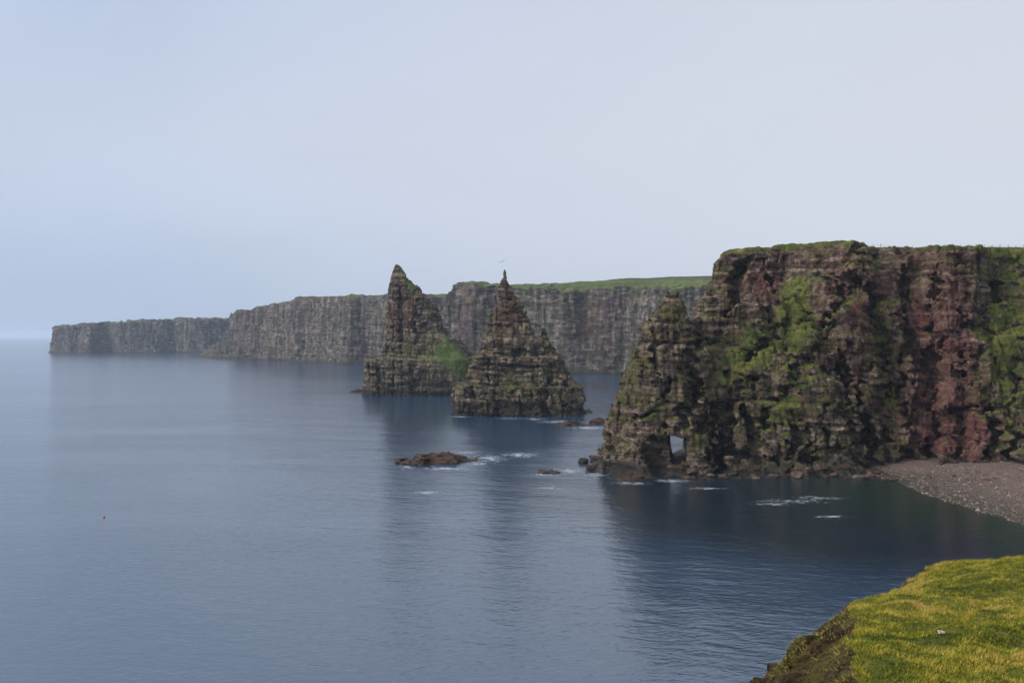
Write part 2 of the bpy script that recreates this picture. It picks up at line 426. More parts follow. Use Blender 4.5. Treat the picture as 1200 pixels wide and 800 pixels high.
def head_detail(x, y, z):
    o = 1.5 * fbm(x, y, z * .5, 13, 3, 3)
    o = o + 1.2 * vnoise(x / 4.2 + z * .03, y / 4.2, z / 26, 8) * (.55 + .45 * vnoise(x / 30, y / 30, z / 18, 9))
    zz = z + .05 * x + .8 * vnoise(x / 18, y / 18, z / 30, 12)
    k = np.clip((z - .5) / 3, .25, 1) * np.clip((56 - z) / 3, .15, 1)
    # keep the arch open
    s = np.abs(x - .194 * y); near = np.clip((np.hypot(s, z - 4.5) - 3.0) / 4, .42, 1)
    o = o * np.clip((57 - z) / 5, .2, 1)
    kt = np.where(x < 46, np.clip((45 - z) / 16, .25, .75), 1)
    o = o + k * (kt * (blocks(x, y, zz, 6.5, 3.8, .95, 21, .3, 1.0, .45) + blocks(x, y, zz, 2.2, 1.7, .62, 22, .15, .6, .3)) + blocks(x, y, zz, .9, 1.0, .34, 23, .5))
    return (o + .3 * fbm(x, y, z, 1.3, 2, 5)) * near

def blob(x, y, z, cx, cz, rx, rz, rot=0.0):
    dx, dz = x - cx, z - cz
    c, s = math.cos(rot), math.sin(rot)
    u, w = (c * dx + s * dz) / rx, (c * dz - s * dx) / rz
    return np.exp(-(u * u + w * w) * 1.2)

def head_grass(x, y, z, nz):
    n = fbm(x, y, z, 7, 4, 41, .6); n2 = fbm(x, y, z, 2.2, 3, 45, .6)
    xx = x * 207 / np.maximum(y, 150)
    B = lambda *a: blob(xx, y, z, *a)
    paint = (2.0 * B(68.5, 37, 4.6, 10.5, -.15) + 1.5 * B(55.5, 26.5, 13, 3.0, 1.0) + .9 * B(59.5, 27, 4, 4) + .6 * B(67, 13, 6, 7) + 1.1 * B(90, 33, 3.4, 10, .15)
             + 1.3 * B(91.5, 16.5, 3.2, 2.6) + 1.15 * B(119, 30, 7.5, 24) + .95 * B(78.5, 37.5, 9, 1.7, .92) + .4 * B(34, 13, 5, 3) + .5 * B(48, 29, 3, 5, .6)
             + .6 * B(83, 50, 4, 5, -.4) + .35 * B(95, 44, 5, 5) + .4 * B(46, 10, 3, 3) + .45 * B(74, 23, 6, 6, .9))
    paint = paint - .45 * B(104, 30, 7, 25) - .3 * B(62, 46, 4, 8) - .3 * B(80, 12, 9, 9)
    edge = np.clip((z - 53.8 + 2.2 * np.clip((x - 95) / 20, 0, 2)) / 1.6, 0, 1)
    n3 = fbm(x, y, z * 1.6, 1.5, 2, 47)
    g = nz * 1.25 - .93 + .55 * n + .6 * n2 + .55 * n3 + .95 * paint + edge * .75
    return g - np.clip((4.5 - z) / 1.5, 0, 3)

def head_red(x, y, z):
    n = fbm(x, y, z, 6, 3, 51); xx = x * 207 / np.maximum(y, 150); B_ = blob
    r = (.75 * blob(x, y, z, 106, 30, 9, 28) + .95 * blob(x, y, z, 108, 8, 9, 8) + .6 * blob(x, y, z, 85, 38, 9, 15) + .9 * blob(x, y, z, 84, 22.5, 2.2, 3)
         + .55 * blob(x, y, z, 64, 48, 5, 7) + .35 * blob(x, y, z, 41, 37, 4, 4) + .35 * blob(x, y, z, 94, 10, 8, 10) + .25 * blob(x, y, z, 95, 45, 14, 6))
    return np.clip((r + .5 * B_(xx, y, z, 63, 46, 4, 8)) * (.95 + .95 * n + .4 * fbm(x, y, z, 1.8, 2, 55)), 0, 1)

def head_moss(x, y, z):
    xx = x * 207 / np.maximum(y, 150); B = lambda *a: blob(xx, y, z, *a)
    m = (.7 * B(31, 24, 8, 9, .9) + .5 * B(40, 37, 5, 6) + .6 * B(52, 47, 6, 9) * (y > 225) + .5 * B(56, 27, 12, 9) + .5 * B(68, 16, 9, 9) + .6 * B(90, 32, 5, 16) + .8 * B(119, 28, 8, 28)
         + .4 * B(78, 36, 10, 5, .9) + .35 * B(26, 14, 5, 4) + .35 * B(95, 50, 30, 4))
    return np.clip(.8 * m * (1 + .9 * fbm(x, y, z, 5, 3, 61)), 0, 1)
head, HEAD_BV = rockmass('headland', (14, 184, -2), (196, 264, 58), .35, head_base, head_detail, 4.8, M['rock_near'], M['turf'], head_grass, head_red, head_moss, nsm=2, fuzz=.35)
tag(head, 'high red and green sea cliff with a rock tower and small arch at its left end', 'headland', kind='structure')

# ---------------- free-standing stacks
def stack_base(prof, yc, d):
    Z = [p[0] for p in prof]
    L = [(p[0], (p[1] - 600) * .001 * d) for p in prof]; Rr = [(p[0], (p[2] - 600) * .001 * d) for p in prof]; D = [(p[0], p[3]) for p in prof]
    C = [(p[0], p[4] if len(p) > 4 else 0) for p in prof]
    def base(x, y, z):
        lx, rx, ty = lerp_at(z, L), lerp_at(z, Rr), lerp_at(z, D)
        cx, hx = (lx + rx) / 2, np.maximum((rx - lx) / 2, .05)
        a, b = np.abs(x - cx) / hx, np.abs(y - yc - lerp_at(z, C)) / ty
        f = ((a ** 5 + b ** 5) ** .2 - 1) * np.minimum(hx, ty)
        return np.maximum(f, z - Z[-1] - .3)
    return base

def stack_detail(big, seed, topz, soft=None):
    def det(x, y, z):
        k = np.clip((topz + 2 - z) / 14, .35, 1)
        zz = z + .05 * x + .6 * vnoise(x / 15, y / 15, z / 30, seed)
        o = .75 * fbm(x, y, z * .5, 9, 3, seed + 1) + .8 * vnoise(x / 3.6, y / 3.6, z / 28, seed + 2)
        o = o + blocks(x, y, zz, 6.2, 4.2, 1.1, seed + 3, .2, 1.2, .55) + blocks(x, y, zz, 2.2, 1.9, .75, seed + 4, .45, .7, .35) + blocks(x, y, zz, .95, 1.4, .38, seed + 5, .1)
        o = o * k + .25 * fbm(x, y, z, 1.5, 2, seed + 6)
        return o if soft is None else o * (1 - .8 * np.clip(1.6 * soft(x, y, z), 0, 1))
    return det

def zpy(py, d): return EYE - (py - 394) * .001 * d
# right stack, nearer: rows are (height, left px, right px, half depth, depth shift)
d2 = 360.0
S2 = [(-2, 530, 685, 22), (zpy(482, d2), 530, 683, 21.5), (zpy(463, d2), 531, 681, 21), (zpy(451.5, d2), 534, 679, 20.5), (zpy(449.5, d2), 546, 673, 15.5), (zpy(437, d2), 549, 663, 14.8), (zpy(418.5, d2), 555, 657, 14),
      (zpy(415.5, d2), 561.5, 653, 10.8), (zpy(405, d2), 565, 646, 10), (zpy(396.5, d2), 567.5, 640, 9.4), (zpy(392.5, d2), 569, 623, 8.6), (zpy(374, d2), 574.5, 618, 6.9), (zpy(358, d2), 578, 610.5, 5.4), (zpy(343, d2), 582.5, 602.5, 3.8),
      (zpy(333, d2), 586, 597, 2.7), (zpy(327, d2), 588.6, 593.8, 1.6), (zpy(317.5, d2), 590.2, 591.6, .7)]
base2 = stack_base(S2, 362, d2)
def base2b(x, y, z):
    f = base2(x, y, z)
    # small shoulder pinnacle on the right
    cx = .036 * 362; q = np.sqrt(((x - cx) / 1.0) ** 2 + ((y - 362) / 1.3) ** 2) - np.clip((36 - z) * .30, 0, 9)
    f = smin(f, np.maximum(q * .9, z - 35.5), 1.0)
    cut = np.maximum(np.maximum(np.abs(x - .0135 * 362) - 4, np.abs(z - 25.2) - 1.5), y - 354.5)
    f = smax(f, -cut, 1.2)
    for pa, pb, py, hh in [(545, 600, 457, .5), (565, 640, 470, .6), (610, 672, 459, .5), (556, 590, 432, .5), (600, 650, 428, .6), (575, 600, 382, .4), (590, 612, 366, .35), (580, 598, 350, .3)]:
        sl = np.maximum(np.maximum((pa - 600) * .001 * y - x, x - (pb - 600) * .001 * y), np.abs(z - zpy(py, d2) - .4 * np.sin(x * .6)) - hh)
        f = np.maximum(f, -np.maximum(sl, -f - 2.0))
    for px, p0, p1, w in [(552, 452, 486, .6), (580, 450, 484, .7), (612, 452, 486, .6), (640, 450, 486, .7), (662, 445, 482, .6), (572, 420, 448, .6), (625, 418, 447, .6), (645, 420, 448, .5)]:
        gx = np.abs(x + .5 * np.sin(z * .8 + px) - (px - 600) * .001 * y) - w
        f = np.maximum(f, -np.maximum(np.maximum(gx, -f - 2.4), np.abs(z - zpy((p0 + p1) / 2, d2)) - (p1 - p0) * .18))
    return f
def base1b(x, y, z):
    f = base1(x, y, z)
    for pa, pb, py, hh in [(435, 500, 437, .7), (450, 530, 448, .7), (455, 490, 408, .6), (458, 500, 382, .5), (456, 484, 352, .45)]:
        sl = np.maximum(np.maximum((pa - 600) * .001 * y - x, x - (pb - 600) * .001 * y), np.abs(z - zpy(py, d1) - .5 * np.sin(x * .5)) - hh)
        f = np.maximum(f, -np.maximum(sl, -f - 2.2))
    for px, p0, p1, w in [(444, 420, 462, .8), (462, 422, 462, .8), (484, 420, 462, .9), (470, 330, 415, .7), (488, 350, 405, .8)]:
        gx = np.abs(x + .6 * np.sin(z * .6 + px) - (px - 600) * .001 * y) - w
        f = np.maximum(f, -np.maximum(np.maximum(gx, -f - 2.6), np.abs(z - zpy((p0 + p1) / 2, d1)) - (p1 - p0) * .24))
    return f
def g2(x, y, z, nz):
    n = fbm(x, y, z, 6, 4, 141, .6)
    paint = .5 * blob(x, y, z, 2, 17, 20, 6) + .6 * blob(x, y, z, 19, 22, 8, 9, -.6)
    return nz * .95 - 1.0 + .9 * n + .8 * paint - np.clip((7 - z) / 2, 0, 3) - np.clip((z - 32) / 4, 0, 3)
def red2(x, y, z): return np.clip(.45 * blob(x, y, z, -2, 45, 9, 16) * (1 + fbm(x, y, z, 5, 3, 151)), 0, 1)
def moss2(x, y, z): return np.clip((.6 * blob(x, y, z, 8, 14, 26, 6) + .35 * blob(x, y, z, 18, 24, 8, 7)) * (1 + fbm(x, y, z, 4, 3, 155)), 0, 1)
st2, _ = rockmass('sea_stack', (-34, 332, -1.5), (38, 392, 61), .42, base2b, stack_detail(1, 160, 58), 4.0, M['rock_stack'], M['turf'], g2, red2, moss2, loc=(2.5, 362, 0))
tag(st2, 'steep pointed rock stack on a broad ledged base, right and nearer of the pair', 'sea stack', 'sea stacks standing in the water')

d1 = 485.0
S1 = [(-2, 430, 553, 30), (zpy(455, d1), 431, 553, 29), (zpy(430, d1), 432, 553, 27.5), (zpy(420.5, d1), 433, 552.5, 26), (zpy(418, d1), 452.5, 552, 22), (zpy(410, d1), 452.5, 547, 20), (zpy(398, d1), 452.5, 536, 17), (zpy(394, d1), 452.5, 525, 15),
      (zpy(387, d1), 452.5, 521, 14), (zpy(371, d1), 453, 515.5, 12), (zpy(355.6, d1), 454.3, 507.6, 9.5), (zpy(341, d1), 455.5, 495, 7), (zpy(333, d1), 457, 486, 5.2), (zpy(327, d1), 458.5, 479.5, 4.2), (zpy(319, d1), 460.5, 473.5, 3), (zpy(310.5, d1), 463, 469.5, 1.8)]
base1 = stack_base(S1, 485, d1)
def slope1(x, y, z): return blob(x, y, z, -31.5, 18.5, 14, 7, -.8) * (y < 490)
def g1(x, y, z, nz):
    n = fbm(x, y, z, 7, 4, 241, .6)
    paint = 2.0 * slope1(x, y, z) + 1.5 * blob(x, y, z, -57.5, 61, 7.5, 2.6, -.8) + .25 * blob(x, y, z, -55, 30, 12, 18)
    return nz * .95 - 1.05 + .8 * n + .9 * paint - np.clip((6 - z) / 2, 0, 3)
def red1(x, y, z): return np.clip(.5 * blob(x, y, z, -61, 47, 9, 16) * (1 + fbm(x, y, z, 5, 3, 251)), 0, 1)
def moss1(x, y, z): return np.clip((.5 * blob(x, y, z, -55, 28, 12, 8) + .5 * blob(x, y, z, -40, 14, 12, 8) + .5 * blob(x, y, z, -54, 58, 9, 6, -.8)) * (1 + fbm(x, y, z, 4, 3, 255)), 0, 1)
st1, _ = rockmass('sea_stack', (-88, 448, -1.5), (-16, 522, 74), .5, base1b, stack_detail(1, 260, 72, slope1), 4.0, M['rock_stack'], M['turf_green'], g1, red1, moss1, fuzz=.12, loc=(-53, 485, 0))
tag(st1, 'tall leaning rock stack with a green grass slope, left and farther of the pair', 'sea stack', 'sea stacks standing in the water')

# ---------------- distant cliffs: coast polyline (land on the left hand when walking), top height, batter
def poly_sd(x, y, pts, back=None):
    """signed distance to a coast line; the land is the polygon closed through the points in back"""
    best = np.full(np.broadcast(x, y).shape, 1e9, np.float32)
    for (ax, ay), (bx, by) in zip(pts[:-1], pts[1:]):
        ex, ey = bx - ax, by - ay
        t = np.clip(((x - ax) * ex + (y - ay) * ey) / (ex * ex + ey * ey), 0, 1)
        best = np.minimum(best, np.hypot(x - ax - t * ex, y - ay - t * ey))
    ins = np.zeros(best.shape, bool)
    ring = list(pts) + list(back)
    for (ax, ay), (bx, by) in zip(ring, ring[1:] + ring[:1]):
        if ay == by: continue
        c = ((ay > y) != (by > y)) & (x < (bx - ax) * (y - ay) / (by - ay) + ax)
        ins ^= c
    return np.where(ins, -best, best)

def far_cliff(name, pts, back, tops, slope, lo, hi, h, seed, gf, redf, label, batter=.2, turf='turf_far', gully=8.0, cap=18.0, geos=()):
    def base(x, y, z):
        s = poly_sd(x[:, :, 0], y[:, :, 0], pts, back)
        xx, yy = np.broadcast_arrays(x[:, :, 0], y[:, :, 0])
        s = s + (2.3 * gully * fbm(xx, yy, 0 * xx, 80, 2, seed, .6) + 1.5 * gully * (np.abs(fbm(xx, yy, 0 * xx, 34, 3, seed + 31, .55)) - .3))
        for gx, gy, gr, gd in geos: s = s + gd * np.exp(-((xx - gx) ** 2 + (yy - gy) ** 2) / gr ** 2)
        T = lerp_at(xx, tops) + np.minimum(slope * np.clip(-s - 10, 0, 500), cap) + .8 * fbm(xx, yy, 0 * xx, 60, 2, seed + 1)
        s, T = s[:, :, None], T[:, :, None]
        f = smax((s + (batter + (.75 * np.clip((-395 - x) / 50, 0, 1) * (z < 40) if seed == 400 else 0)) * np.minimum(z, 40 + .0 * z) + batter * np.maximum(z - 40, 0)) * .95, z - T, 2.5)
        aw = np.clip((-372 - x) / 55, 0, 1) if seed == 400 else 0 * x
        ap = (s - 7 - 36 * aw + z * (2.2 - .5 * aw)) * .4      # rubble apron
        return smin(f, np.maximum(ap, z - 11 - 13 * aw), 2.0)
    def det(x, y, z):
        zz = z + .03 * x
        k = np.clip((z - 1) / 5, .2, 1)
        return k * (6.0 * fbm(x + .3 * z, y, z * .4, 24, 3, seed + 3) + 1.6 * vnoise(x / 6, y / 6, z / 22, seed + 4) + 1.5 * fbm(x, y, z, 14, 2, seed + 5)
                    + blocks(x, y, zz, 19, 8, 1.6, seed + 6, .3, 1.4, 1.4, .2) + blocks(x, y, zz, 6, 4, 1.2, seed + 7, .1))  * np.where(z > 60, np.clip((EYE + 60 - z) / 20, .15, 1), 1)
    o, _ = rockmass(name, lo, hi, h, base, det, 9.0, M['rock_far'], M[turf], gf, redf, nsm=2, fuzz=0)
    tag(o, label, 'sea cliff', 'cliffs stretching away along the coast', 'structure')
    return o

def gB(seed, extra=None):
    def g(x, y, z, nz):
        n = fbm(x, y, z * .6, 26, 4, seed, .65)
        v = nz * 1.6 - 1.1 + .9 * n - np.clip((6 - z) / 3, 0, 3)
        return v + (extra(x, y, z) if extra else 0)
    return g
def exB(x, y, z): return .55 * blob(x, y, z, 66, 60, 7, 20, .2) + .8 * blob(x, y, z, 108, 8, 16, 8) + .5 * blob(x, y, z, -5, 55, 8, 30) + .4 * blob(x, y, z, 125, 45, 15, 30, -.5)
far_cliff('cliff', [(400, 700), (210, 668), (120, 690), (95, 716), (40, 735), (-25, 748), (-48, 755), (-56, 800), (-60, 1000)], [(-60, 1300), (500, 1300), (500, 700)],
          [(-60, 82), (-35, 81), (-5, 76), (40, 73.5), (100, 71.5), (220, 70)], .12, (-90, 660, -2), (230, 980, 112), 1.25, 300, gB(341, exB),
          lambda x, y, z: np.clip(.55 * blob(x, y, z, 70, 45, 25, 30) * (1 + fbm(x, y, z, 9, 3, 351)) + .5 * blob(x, y, z, -40, 50, 18, 35), 0, 1),
          'long grey cliff topped by a green field, behind the stacks', .16, cap=25, geos=[(15, 738, 15, 20), (95, 712, 15, 20), (62, 725, 8, 9), (-22, 750, 8, 8), (150, 680, 14, 15)])
far_cliff('cliff', [(300, 1000), (40, 1000), (-60, 965), (-120, 955), (-165, 965), (-195, 985), (-250, 1040), (-300, 1100), (-350, 1170), (-400, 1240), (-445, 1310), (-440, 1350), (-300, 1420)], [(-300, 1600), (300, 1600), (300, 1000)],
          [(-460, 63), (-430, 66), (-360, 72), (-300, 78), (-275, 82), (-230, 80), (-160, 78), (-60, 81), (40, 82)], .02, (-510, 930, -2), (60, 1400, 100), 1.9, 400, gB(441, lambda x, y, z: -3.0 * ((x < -385) & (z < 34))),
          lambda x, y, z: np.clip(.6 * fbm(x, y, z * .5, 40, 3, 451) + .15, 0, 1), 'brown vertical cliffs running out to a low rocky point', .15, gully=9, cap=6, geos=[(-165, 965, 20, 32), (-300, 1100, 20, 22), (-232, 1018, 16, 18), (-380, 1205, 22, 24), (-105, 955, 18, 18), (-340, 1155, 12, 12)])
far_cliff('cliff', [(-300, 1700), (-520, 1640), (-600, 1632), (-700, 1628), (-800, 1634), (-890, 1640), (-908, 1680), (-880, 1760)], [(-860, 2000), (-200, 2000), (-200, 1700)],
          [(-890, 50), (-860, 53), (-790, 57), (-720, 63), (-660, 65), (-540, 66), (-300, 62)], .015, (-940, 1580, -2), (-420, 1780, 80), 2.4, 500, gB(541),
          None, 'low bluish headland far off at the end of the coast', .1, gully=9, cap=4, geos=[(-650, 1630, 20, 25), (-780, 1634, 16, 18), (-560, 1636, 25, 20)])

# ---------------- skerries and boulders
def skerry(name, px0, px1, py, thick, height, seed, label, cat='rock', group=None, mat='weed', h=.3, tilt=0.0):
    d = EYE * 1000 / (py - 394); x0, x1 = (px0 - 600) * .001 * d, (px1 - 600) * .001 * d
    cx, hx = (x0 + x1) / 2, (x1 - x0) / 2
    def base(x, y, z):
        yy = y - tilt * (x - cx)
        q = np.sqrt(((x - cx) / hx) ** 2 + ((yy - d) / thick) ** 2)
        nz = .35 * vnoise(x / (hx * .35), y / (thick * .6), z * 0 + 3, seed)
        return np.maximum((z - height * (1 - (q + nz) ** 2)) * .7, z - height)
    def det(x, y, z):
        return .5 * height * (.8 * vnoise(x / 1.6, y / 1.2, z / .8, seed + 1)) + blocks(x, y, z + .12 * x, .5, 1.6, .3 * height, seed + 2, .4) + .12 * vnoise(x / .6, y / .6, z / .4, seed + 3)
    V, Q = grid_sdf((cx - hx * 1.25, d - thick * 1.4 - abs(tilt) * hx, -.5), (cx + hx * 1.25, d + thick * 1.4 + abs(tilt) * hx, height + 1.2), h, base, det, 2.5)
    o = mesh_obj(name, V, Q, M[mat], None, (cx, d, 0), False, {'redness': np.clip(.3 + .6 * fbm(V[:, 0], V[:, 1], V[:, 2], 3, 2, seed), 0, 1)})
    tag(o, label, cat, group)
    return o
skerry('skerry', 474, 550, 541, 6.0, 1.7, 600, 'largest low brown weed-covered skerry alone in open water', 'skerry', 'low rocks awash in the bay', tilt=.28)
skerry('skerry', 631, 656, 553.5, 2.2, .9, 610, 'small dark flat rock awash just left of the arch tower', 'skerry', 'low rocks awash in the bay')
skerry('skerry', 655, 690, 498, 3.5, 1.3, 620, 'flat dark skerry between the pointed stack and the arch tower', 'skerry', 'low rocks awash in the bay', h=.4)
skerry('skerry', 688, 716, 496, 3.5, 1.9, 630, 'humped dark skerry touching the left side of the arch tower', 'skerry', 'low rocks awash in the bay', h=.4)
skerry('skerry', 411, 434, 459.5, 5, 1.6, 640, 'thin dark rock at the left foot of the leaning stack', 'skerry', 'low rocks awash in the bay', h=.5)
skerry('skerry', 672, 712, 452.5, 5, 1.0, 650, 'faint thin reef in front of the long grey cliff', 'skerry', 'low rocks awash in the bay', h=.6)
skerry('skerry', 676, 693, 483, 4, 1.2, 660, 'thin rock shelf at the right foot of the pointed stack', 'skerry', 'low rocks awash in the bay', h=.4)
skerry('skerry', 716, 772, 560, 3.6, .8, 670, 'wide brown weedy shelf under the arch tower', 'skerry', 'low rocks awash in the bay')

def boulder_mesh(seed):
    r = np.random.default_rng(seed)
    def base(x, y, z): return (np.maximum(np.abs(x) * .9, np.maximum(np.abs(y) * .95, np.abs(z) * 1.3)) * .55 + np.sqrt(x * x + y * y + z * z * 1.7) * .5) - .72
    def det(x, y, z): return .30 * vnoise(x * 1.1, y * 1.1, z * 1.3, seed) + .10 * vnoise(x * 3, y * 3, z * 3, seed + 1)
    return grid_sdf((-1.6, -1.6, -1.4), (1.6, 1.6, 1.4), .16, base, det, 3)
PROTO = []
for k in range(5):
    V, Q = boulder_mesh(700 + k * 9)
    o = mesh_obj('boulder', V, Q, M['weed'] if k in (1, 3) else M['boulder'], None, (0, 0, 0), False, {'redness': np.full(len(V), .25 if k < 3 else .6)})
    PROTO.append(o)
used_proto = set()
def boulder(x, y, z, s, label, group, k=None):
    k = int(RNG.integers(5)) if k is None else k
    o = PROTO[k]
    if k in used_proto:
        o = o.copy(); COL.objects.link(o)
    used_proto.add(k)
    o.location = (x, y, z); o.scale = (s * RNG.uniform(.8, 1.35), s * RNG.uniform(.8, 1.2), s * RNG.uniform(.55, .9))
    o.rotation_euler = (RNG.uniform(-.2, .2), RNG.uniform(-.2, .2), RNG.uniform(0, 6.28))
    tag(o, label, 'boulder', group)
    return o
def at_water(px, py): d = EYE * 1000 / (py - 394); return (px - 600) * .001 * d, d
for (px, py, s, lb) in [(684, 542, 1.5, 'dark wet boulder at the far left tip of the tower foot'), (693, 551, 1.8, 'squat dark boulder outermost in front of the tower foot'),
                        (699, 539, 2.0, 'big dark boulder leaning on the tower foot'), (706, 549, 2.2, 'broad black boulder under the tower corner')]:
    x, y = at_water(px, py); boulder(x, y, .5, s, lb, 'boulders at the tower foot', 1 if s < 2 else 3)
for i in range(250):
    px = RNG.uniform(770, 1075); x0 = (px - 600) * .2
    y = RNG.uniform(191.5, 203.5)
    if px > 1020: y = RNG.uniform(190, 201)
    x = (px - 600) * .001 * y
    hit = HEAD_BV.ray_cast(Vector((x, y, 7)), Vector((0, 0, -1)))
    z = hit[0].z if hit[0] is not None else -.1
    if z > 4.0 or (z < 0 and RNG.uniform() < .45): continue
    s = float(np.clip(RNG.lognormal(-.35, .5), .35, 2.1))
    boulder(x, y, max(z, -.2) + .1 * s, s, 'brown fallen boulder in the rubble along the foot of the cliff', 'fallen boulders along the cliff foot')

for i in range(34):
    y = RNG.uniform(176, 200); x = RNG.uniform(86, 100 + (y - 170) * .5)
    boulder(x, y, .6 + .04 * (x - 85) , float(np.clip(RNG.lognormal(-1.0, .5), .2, .9)), 'brown stone block lying loose on the shingle near the cliff foot', 'stone blocks on the shingle')

# ---------------- beach
M['shingle'] = None
t = NT('shingle'); p = t.pos()
vo = t.n('ShaderNodeTexVoronoi', {'Vector': p, 'Scale': 4.6, 'Randomness': 1.0})
c1 = t.ramp(t.n('ShaderNodeSeparateColor', {0: vo.outputs['Color']}).outputs[0], [(0, (.045, .035, .027)), (.5, (.17, .115, .086)), (1, (.30, .21, .165))])
c1 = t.mix(t.mr(t.noise(p, .12, 4), .4, .65, 0, .5), c1, (.16, .10, .075))
zz = t.n('ShaderNodeSeparateXYZ', {0: p}).outputs[2]
c1 = t.mix(t.mr(t.math('ADD', zz, t.math('MULTIPLY', t.noise(p, .4, 3), .5)), .3, 1.7, .9, 0), c1, (.030, .032, .016))
M['shingle'] = t.done(c1, .85, t.bump(t.math('SUBTRACT', 1.0, vo.outputs['Distance']), .8, .25))
WL = [(120, 96), (130, 91), (145, 87.3), (156, 85.2), (167.5, 83.8), (180, 84), (190, 85), (196, 82), (204, 80)]
bx, by = np.meshgrid(np.arange(74, 198, .5), np.arange(118, 212, .5), indexing='ij')
wl = lerp_at(by, WL)
s = bx - wl + 1.6 * fbm(bx, by, bx * 0, 9, 3, 801)
bz = np.where(s > 0, 2.6 * (1 - np.exp(-s * .04)), s * .1) + .22 * fbm(bx, by, bx * 0, 2.5, 3, 805) * np.clip(s / 4, 0, 1)
bz = bz + .35 * np.clip((by - 186) / 14, 0, 1) * np.clip(s / 12, 0, 1)
def grid_faces(a, b):
    i, j = np.meshgrid(np.arange(a - 1), np.arange(b - 1), indexing='ij'); k = (i * b + j).ravel()
    return np.stack([k, k + b, k + b + 1, k + 1], 1)
BV = np.stack([bx.ravel(), by.ravel(), bz.ravel()], 1)
keep = grid_faces(*bx.shape); keep = keep[(BV[keep][:, :, 2].max(1) > -.6)]
beach = tag(mesh_obj('beach', BV, keep, M['shingle'], smooth=True), 'grey-pink shingle beach below the red cliff', 'beach', kind='structure')
# loose stones on the shingle
n = 4200
sy = RNG.uniform(140, 203, n); sx = lerp_at(sy, WL) + RNG.uniform(-.5, 44, n) * RNG.uniform(.1, 1, n)
ii = np.clip(((sx - 74) / .5).astype(int), 0, bx.shape[0] - 1); jj = np.clip(((sy - 118) / .5).astype(int), 0, bx.shape[1] - 1)
sz = bz[ii, jj]; r = np.clip(RNG.lognormal(-1.9, .5, n), .07, .7)
ico = np.array([(0, 0, .7), (1, 0, 0), (0, 1, 0), (-1, 0, 0), (0, -1, 0), (0, 0, -.5)], np.float32)
icf = np.array([(0, 1, 2), (0, 2, 3), (0, 3, 4), (0, 4, 1), (5, 2, 1), (5, 3, 2), (5, 4, 3), (5, 1, 4)])
an = RNG.uniform(0, 6.28, n); jit = RNG.uniform(.65, 1.3, (n, 6, 3))
pv = ico[None] * jit; ca, sa = np.cos(an)[:, None], np.sin(an)[:, None]
pv = np.stack([pv[:, :, 0] * ca - pv[:, :, 1] * sa, pv[:, :, 0] * sa + pv[:, :, 1] * ca, pv[:, :, 2]], 2) * r[:, None, None] + np.stack([sx, sy, sz + .02], 1)[:, None]
t = NT('beach_stone'); a = t.attr('shade')
M['stone'] = t.done(t.ramp(a, [(0, (.05, .04, .035)), (.5, (.13, .10, .08)), (.8, (.21, .135, .10)), (1, (.29, .22, .18))]), .85, None, .3)
st = mesh_obj('stones', pv.reshape(-1, 3), (icf[None] + 6 * np.arange(n)[:, None, None]).reshape(-1, 3), M['stone'], attrs={'shade': np.repeat(RNG.uniform(0, 1, n), 6)})
tag(st, 'loose cobbles scattered over the shingle beach', 'stones', kind='stuff')

# ---------------- foreground turf with the broken edge
EDGE = [(3.2, 0), (3.4, 8), (4.9, 11.1), (4.95, 12.6), (6.0, 14.8), (6.6, 16.6), (7.1, 18.2), (8.5, 19.9), (10.6, 22.8), (11.8, 24.4), (13.0, 25.6), (16, 25.0), (22, 27), (30, 27)]
ex = [b for _, b in EDGE]; 
def plane(x, y): return 27.5 - .14 * (y - 11) + .02 * (x - 8)
def mound_base(x, y, z):
    X, Y = np.broadcast_arrays(x[:, :, 0], y[:, :, 0])
    s = poly_sd(X, Y, EDGE, [(60, 27), (60, 0)])
    T = plane(X, Y) + .10 * fbm(X, Y, X * 0, 1.6, 3, 901) + .07 * vnoise(X / .42, Y / .42, X * 0, 907) + .16 * vnoise(X / 3.2, Y / 3.2, X * 0, 905)
    lip = np.clip((Y - 17) / 4, 0, 1)
    T = T - .13 * np.clip(s + 2.4, 0, 4) * lip
    s, T = s[:, :, None], T[:, :, None]
    wall = (s - np.clip(T - z, 0, 9) * (1.15 - .8 * np.clip((y - 17) / 3.0, 0, 1)) + .0)
    return smax(wall * .75, z - T, .22)
def mound_detail(x, y, z):
    drop = np.clip((plane(x, y) - z - .12) / .5, 0, 1)
    drop = drop * np.clip((19.5 - y) / 3, .12, 1)
    return drop * (.95 * np.abs(fbm(x, y, z, 1.3, 4, 911, .6)) - .25 + .35 * fbm(x, y, z * .6, .5, 2, 913) + blocks(x, y, z, .32, .45, .16, 915, .4, .15, .08)) + .05 * vnoise(x / .35, y / .35, z / .35, 917)
V, Q = grid_sdf((1.5, 7.5, 22.5), (19, 28, 28.9), .075, mound_base, mound_detail, 1.1)
N = smooth_vec(vnormals(V, Q), Q, 3)
below = (plane(V[:, 0], V[:, 1]) - V[:, 2]) * np.clip((19.5 - V[:, 1]) / 2, .3, 1)
es = poly_sd(V[:, 0], V[:, 1], EDGE, [(60, 27), (60, 0)])
gm = -np.clip((es + .10 + .4 * fbm(V[:, 0], V[:, 1], V[:, 2], .8, 3, 951)) * 2.5, 0, 2) * (V[:, 1] < 18.4) + N[:, 2] - .72 + .55 * fbm(V[:, 0], V[:, 1], V[:, 2], .6, 3, 921) - np.clip(below - .10, 0, 2) * 1.5 + np.clip(.12 - below, -.1, .12) * .8
t = NT('eroded_earth'); p = t.pos()
a = t.noise(p, 2.2, 5, .65); b = t.noise(p, 9, 4, .7)
c = t.ramp(t.math('ADD', t.math('MULTIPLY', a, .6), t.math('MULTIPLY', b, .4)), [(.36, (.012, .008, .005)), (.5, (.070, .042, .020)), (.64, (.20, .135, .060))])
